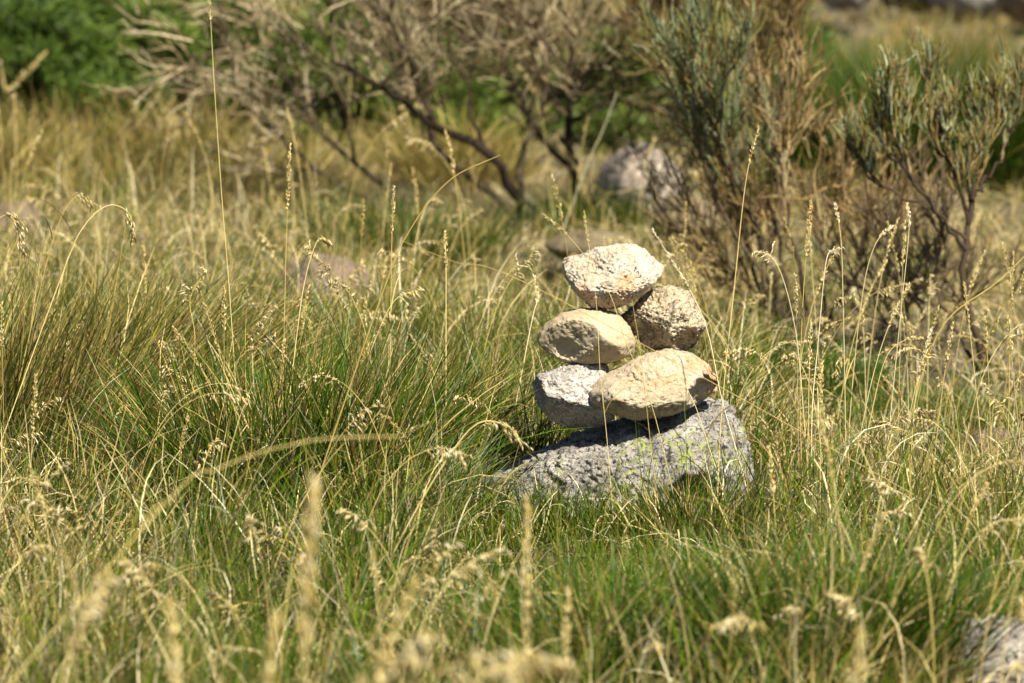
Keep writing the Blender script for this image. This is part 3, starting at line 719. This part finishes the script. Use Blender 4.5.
# ------------------------------------------------------------------ seed stalks
def head_geo(P, kind, rng, tone, size=1.):
    """P: centreline points of the head (from its base to its tip)"""
    K = len(P); acc = Acc()
    L = np.linalg.norm(np.diff(P, axis=0), axis=1).sum()
    def on(t):
        x = np.clip(t, 0, .999) * (K - 1); i = x.astype(int); u = (x - i)[:, None]
        p = P[i] * (1 - u) + P[i + 1] * u; d = P[i + 1] - P[i]; return p, d / (np.linalg.norm(d, axis=1, keepdims=True) + 1e-9)
    if kind == "spike":
        n = max(40, int(L / .0016)); t = np.sort(rng.random(n)); p, d = on(t)
        o = rng.normal(0, 1, (n, 3)); o -= (o * d).sum(1)[:, None] * d; o /= np.linalg.norm(o, axis=1, keepdims=True) + 1e-9
        wdt = (.0012 + .0018 * np.sin(np.pi * np.clip(t * .9 + .08, 0, 1)))[:, None] * size
        c = p + o * wdt; ax = d + o * .45
        acc.add(*grains(c, ax, rng.uniform(.005, .009, n) * size, rng.uniform(.0008, .0015, n) * size, pick(tone[:2] + tone[3:4] + PALE[:1], n, .14, rng)))
    else:
        m = max(5, int(L / .009)); t = np.linspace(.02, .98, m) + rng.normal(0, .02, m); p, d = on(t)
        br, cs, axs = [], [], []
        for i in range(m):
            for _ in range(rng.integers(1, 3)):
                o = rng.normal(0, 1, 3) * [1, 1, .4]; bl = rng.uniform(.010, .030) * size * (1.1 - t[i] * .6)
                dd = d[i] * .7 + o / np.linalg.norm(o) * .55
                B = wander(p[i], dd, bl, 5, .12, (0, 0, -1.6 if kind == "panicle" else -.4), rng); br.append(B)
                for u in range(1, 5):
                    e = B[u] - B[u - 1]
                    if True:
                        cs.append(B[u] + rng.normal(0, .0012, 3) * size); axs.append(e / np.linalg.norm(e) + rng.normal(0, .16, 3) + np.array([0, 0, -.35]))
        cs, axs = np.array(cs), np.array(axs); n = len(cs)
        v, f, c = tubes(np.array(br), np.full((len(br), 5), .00025 * size), 3, pick(tone, len(br), .1, rng)); acc.add(v, f, c)
        acc.add(*grains(cs, axs, rng.uniform(.010, .019, n) * size, rng.uniform(.0009, .0017, n) * size, pick(tone[:2] + tone[3:4] + PALE, n, .15, rng)))
    return acc

SN = [0]
def stalk(P, headfrac, kind, label, group, tone=STRAW, rad=.0008, size=1., stone_tone=None, cat="grass stalk"):
    SN[0] += 1; rng = np.random.default_rng(500 + SN[0])
    P = resample(P, 22); b = P[0].copy()
    b[2] = min(b[2], float(gh(b[0], b[1])))
    t = empty("grass_stalk", b, label, cat, group)
    n = len(P); k = int(n * (1 - headfrac))
    v, f, c = tubes(P[None], np.linspace(rad * 1.15, rad * .6, n)[None], 5, pick(tone[1::2] if len(tone) > 3 else tone, 1, .08, rng))
    mesh_obj("stem", v, f, M_STRAW, t, c, True, b)
    if kind != "bare":
        head_geo(P[k:], kind, rng, tone, size).build("seed_head", M_STRAW, t, False, b)
    elif rng.random() < .6:   # a stem leaf
        i = int(n * rng.uniform(.3, .6)); cc = pick(tone, 1, .1, rng)
    # one dry leaf on the stem
    i = int(n * rng.uniform(.12, .4)); cc = pick(STRAW, 1, .1, rng)
    v, f, c = ribbons(P[i][None], rng.uniform(0, 6.28, 1), np.array([.35]), np.array([rng.uniform(.5, 1.8)]), np.array([rng.uniform(.07, .14)]), np.array([.0022 * size]), cc, cc, 6)
    mesh_obj("leaf", v, f, M_STRAW, t, c, False, b)
    return t

def hero(pts, Y, headfrac, kind, label, tone=STRAW, rad=.0008, size=1., dy=.06, group="tall dry grass stalks"):
    """pts: pixels from foot to tip; the foot is carried down to the ground"""
    P = px(pts, Y, dy); p0, p1 = np.array(P[0]), np.array(P[1])
    g = float(gh(p0[0], p0[1])) - .01
    if p0[2] > g + .02:
        d = p0 - p1; k = min((p0[2] - g) / max(.05, -d[2]), 6.); foot = p0 + d * k * .8; foot[2] = g
        P = [foot] + list(P)
    return stalk(P, headfrac, kind, label, group, tone, rad, size)
H_ = hero
H_([(230, 300), (222, 200), (214, 80), (209, -12)], 10.1, .10, "spike", "very tall thin stalk that crosses the left background to the top edge", rad=.0009)
H_([(285, 290), (287, 220), (290, 143)], 10.0, .30, "spike", "upright stalk with narrow tan seed spike, left of centre before dark shrub", rad=.0008)
H_([(391, 290), (392, 235), (394, 186)], 10.0, .32, "spike", "upright stalk with narrow seed spike below the sprawling shrub's base")
H_([(446, 320), (446, 270), (445, 230)], 10.1, .35, "spike", "short upright seed spike halfway between tall tussock and stack")
H_([(-25, 130), (10, 90), (46, 53)], 7.1, .55, "spike", "blurred seed spike slanting up from the left edge", dy=0, size=1.1)
H_([(742, 470), (722, 400), (708, 333), (690, 290), (652, 229)], 9.85, .22, "spike", "white stalk leaning left along the stack's right side", tone=PALE, rad=.0009)
H_([(716, 545), (721, 420), (735, 280), (746, 180), (759, 126)], 9.7, .20, "spike", "tall golden stalk rising just right of the stack to the dark broom", rad=.0010)
H_([(607, 440), (600, 370), (596, 300), (584, 210)], 9.6, .12, "spike", "thin stalk in front of the two left middle stones", rad=.0006, size=.8)
H_([(668, 470), (650, 400), (625, 340), (608, 290), (572, 240), (542, 214)], 9.62, .18, "spike", "thin golden stalk slanting left across the whole stack", rad=.0007)
H_([(668, 560), (655, 480), (648, 420), (640, 350), (632, 300)], 9.55, .15, "bare", "thin tan stem in front of the stack's middle", rad=.0006)
H_([(702, 425), (690, 395), (672, 360)], 9.72, .3, "bare", "short thin stem across the long tan stone", rad=.0006)
H_([(804, 520), (800, 405), (803, 300), (811, 200)], 10.1, .22, "spike", "stalk with orange-tan seed spike right of the stack", tone=STRAW, rad=.0010, size=1.2)
H_([(846, 510), (845, 400), (843, 300), (841, 240), (835, 203)], 10.1, .18, "spike", "pale upright stalk, second from the orange-tan spike", tone=PALE, rad=.0010)
H_([(848, 500), (850, 414), (862, 297), (875, 245), (893, 225)], 10.0, .15, "spike", "whitish stalk with its tip bent right before the dead broom", tone=PALE, rad=.0011)
H_([(885, 480), (890, 420), (901, 311), (909, 230), (907, 203)], 10.0, .22, "spike", "white stalk with narrow seed spike left of the crooked trunk", tone=PALE, rad=.0010)
H_([(810, 500), (804, 420), (797, 340), (785, 285), (772, 257), (757, 252)], 10.0, .20, "panicle", "pale stalk drooping left, right beside the stack", tone=PALE, rad=.0009)
H_([(812, 510), (812, 414), (818, 344), (826, 262), (834, 250)], 10.0, .16, "panicle", "pale stalk with small nodding head among the cluster right of stack", tone=PALE, rad=.0009)
H_([(890, 520), (901, 461), (915, 390), (932, 327)], 10.0, .3, "spike", "slender stalk below the crooked trunk leaning right", tone=PALE)
H_([(850, 520), (868, 430), (885, 360), (905, 340), (924, 338)], 10.1, .25, "spike", "straw stalk bowing right below the crooked trunk", tone=STRAW)
H_([(880, 560), (905, 440), (940, 330), (1000, 280), (1045, 235)], 10.6, .1, "bare", "long arched straw stem reaching the right edge", tone=STRAW, rad=.0014)
H_([(560, 300), (455, 262), (400, 240)], 9.4, .2, "bare", "thin fallen stem slanting left of the stack", rad=.0007)
H_([(380, 300), (410, 230), (450, 180), (500, 155)], 9.4, .15, "bare", "long arching tan stem left of the stack against bare shrubs", rad=.0011)
H_([(585, 170), (603, 130), (617, 92)], 14.2, .5, "bare", "pale flat dead stem before the green juniper, above the stack", tone=[(.45, .42, .24)], rad=.0016)
H_([(530, 330), (537, 300), (534, 275)], 10.3, .4, "spike", "short pale seed spike just left of the top stones", tone=PALE)
H_([(528, 720), (526, 600), (527, 495)], 7.0, .6, "spike", "blurred upright seed spike in the foreground below the boulder's left end", size=1.6)
H_([(572, 740), (566, 650), (568, 588)], 7.2, .45, "spike", "blurred upright seed spike right of the tallest foreground one", size=1.4)
H_([(60, 280), (85, 225), (110, 205), (130, 215), (133, 240)], 10.0, .3, "panicle", "arched stalk with hanging seed head over the left tussock", rad=.0009, size=1.2)
H_([(-30, 290), (-10, 230), (12, 215), (22, 250)], 9.9, .35, "panicle", "hanging seed head at the left edge before the pink rock", rad=.0009, size=1.4)
H_([(40, 290), (60, 220), (78, 196), (95, 205)], 10.2, .3, "panicle", "nodding seed head above the left tussock, left of the arched one", rad=.0009, size=1.1)
H_([(190, 420), (195, 340), (190, 300), (205, 272)], 10.0, .3, "panicle", "loose seed head between the left tussock and the green one", size=1.2)
H_([(295, 350), (305, 280), (318, 240), (330, 245)], 9.9, .3, "panicle", "dry seed head before the flat pink rock", size=1.2)
H_([(355, 400), (375, 340), (395, 300), (420, 290)], 9.9, .25, "panicle", "bowed seed head over the right side of the green tussock", size=1.2)
H_([(400, 540), (440, 470), (475, 425), (505, 425), (525, 445)], 9.0, .3, "panicle", "blurred arching seed head at the boulder's left end", size=1.3, rad=.0012)
H_([(150, 520), (220, 468), (310, 441), (400, 436)], 7.0, .1, "bare", "long blurred stem arched across the left foreground", rad=.0009)
H_([(775, 520), (772, 480), (768, 445)], 8.8, .5, "spike", "soft pale seed spike right of the boulder", tone=STRAW, size=1.3)

def rand_stalks(n, y0, y1, xr, hmin, hmax, kinds, label_fn, group, tone=STRAW, size=1., rad=.0009, seed=1, avoid=True):
    rng = np.random.default_rng(seed); made = 0
    while made < n:
        y = rng.uniform(y0, y1); pxx = rng.uniform(*xr); x = (pxx - 512) / F * y
        if avoid and 450 < pxx < 775 and y < 10.3: continue
        if not keep(np.array([x]), np.array([y]))[0]: continue
        h = rng.uniform(hmin, hmax); az = rng.normal(.3, 1.6); lean = abs(rng.normal(.05, .16)); kd = kinds[rng.integers(len(kinds))]
        cv = rng.uniform(.5, 1.9) if kd == "panicle" else abs(rng.normal(.15, .25))
        t = np.linspace(0, 1, 9); th = lean + cv * t ** 3.2
        d = np.stack([np.sin(th) * math.cos(az), np.sin(th) * math.sin(az), np.cos(th)], 1) * h / 8
        P = np.vstack([[0, 0, 0], np.cumsum(d[1:], 0)]) + [x, y, float(gh(x, y)) - .01]
        lb = label_fn(pxx, kd, h)
        stalk(P, rng.uniform(.16, .28), kd, lb, group, tone, rad * rng.uniform(.8, 1.2), size * rng.uniform(.85, 1.2)); made += 1

def lab(where, thirds):
    def fn(p, kd, h):
        z = thirds[0] if p < 350 else thirds[1] if p < 680 else thirds[2]
        return ("dry stalk with nodding loose seed head " if kd == "panicle" else "dry stalk with narrow upright seed spike ") + where + " " + z
    return fn
rand_stalks(34, 4.7, 6.1, (-40, 370), .54, .76, ["spike", "panicle", "panicle"], lab("blurred in the nearest", ("left foreground", "left foreground", "foreground")), "blurred nearest grass stalks", size=1.8, seed=11, rad=.0015)
rand_stalks(10, 5.6, 6.6, (420, 1060), .38, .56, ["spike", "panicle"], lab("blurred in the nearest", ("foreground", "middle foreground", "right foreground")), "blurred nearest grass stalks", size=1.5, seed=12, rad=.0012, avoid=False)
rand_stalks(36, 6.6, 8.8, (-40, 1060), .26, .46, ["spike", "panicle", "panicle"], lab("soft in the", ("left foreground", "middle foreground", "right foreground")), "foreground grass stalks", size=1.15, seed=13)
rand_stalks(38, 8.8, 11.2, (-40, 470), .26, .50, ["spike", "panicle", "panicle"], lab("among the tussocks", ("on the left", "left of the stack", "")), "sharp grass stalks left of the stones", rad=.0007, seed=14)
rand_stalks(50, 9.2, 11.4, (700, 1060), .28, .50, ["spike", "spike", "panicle"], lab("in front of the brooms", ("", "beside the stack", "on the right")), "sharp grass stalks right of the stones", tone=STRAW + PALE, seed=15)
rand_stalks(50, 11.2, 16.5, (-40, 700), .28, .52, ["spike", "panicle"], lab("in the blurred meadow", ("at the left back", "behind the stack", "behind the stack")), "grass stalks behind the stones", size=1.1, rad=.001, seed=16)

# the many smaller heads nobody could count
rng = np.random.default_rng(77); SEED = Acc(); m = 0
while m < 260:
    y = math.sqrt(rng.uniform(5.2 ** 2, 13.5 ** 2)); x = rng.uniform(-1, 1) * (y * 512 / F + .3); pxx = 512 + F * x / y
    if 470 < pxx < 770 and 8.4 < y < 10.3: continue
    left = pxx < 480
    if not left and rng.random() < .45: continue
    h = rng.uniform(.16, .36); az = rng.uniform(0, 6.28); cv = rng.uniform(.6, 2.2)
    t = np.linspace(0, 1, 12); th = abs(rng.normal(.05, .15)) + cv * t ** 2.6
    d = np.stack([np.sin(th) * math.cos(az), np.sin(th) * math.sin(az), np.cos(th)], 1) * h / 11
    P = np.vstack([[0, 0, 0], np.cumsum(d[1:], 0)]) + [x, y, float(gh(x, y))]
    v, f, c = tubes(P[None], np.full((1, 12), .0007), 4, pick(STRAW, 1, .1, rng)); SEED.add(v, f, c)
    hd = head_geo(P[8:], "panicle" if rng.random() < .6 else "spike", rng, STRAW, rng.uniform(.8, 1.25))
    VV = np.concatenate(hd.V); CC = np.concatenate(hd.C)
    n0 = SEED.n; SEED.V.append(VV); SEED.C.append(CC); SEED.Fs += [ff + n0 for ff in hd.Fs]; SEED.n += len(VV); m += 1
sg = SEED.build("seeding_grass", M_STRAW)
tag(sg, "short straw seed heads mixed all through the meadow grass", "grass", kind="stuff")

# ------------------------------------------------------------------ light and sky
SUN_EL, SUN_AZ = R(52), R(33)          # azimuth: to the right of straight behind the camera
sv = Vector((math.sin(SUN_AZ) * math.cos(SUN_EL), -math.cos(SUN_AZ) * math.cos(SUN_EL), math.sin(SUN_EL)))
sd = bpy.data.lights.new("sun", "SUN"); sd.energy = 5.0; sd.angle = R(.53); sd.color = (1, .94, .83)
so = bpy.data.objects.new("sun", sd); COL.objects.link(so); so.location = (3, -3, 12)
so.rotation_euler = sv.to_track_quat("Z", "Y").to_euler()
wd = bpy.data.worlds.new("World"); sc.world = wd; wd.use_nodes = True
nt = wd.node_tree; bg = nt.nodes["Background"]
sky = nt.nodes.new("ShaderNodeTexSky"); sky.sky_type = "NISHITA"; sky.sun_disc = False
sky.sun_elevation = SUN_EL; sky.sun_rotation = math.atan2(sv.x, sv.y)
sky.altitude = 1500
nt.links.new(sky.outputs[0], bg.inputs[0]); bg.inputs[1].default_value = .05
vs = sc.view_settings; vs.view_transform = "Standard"; vs.look = "None"; vs.gamma = 1; vs.exposure = 1.3; vs.use_curve_mapping = False
cy = sc.cycles
cy.max_bounces = 6; cy.diffuse_bounces = 2; cy.glossy_bounces = 2; cy.transmission_bounces = 4; cy.transparent_max_bounces = 4
cy.use_denoising = True; cy.sample_clamp_indirect = 6
cy.use_adaptive_sampling = False
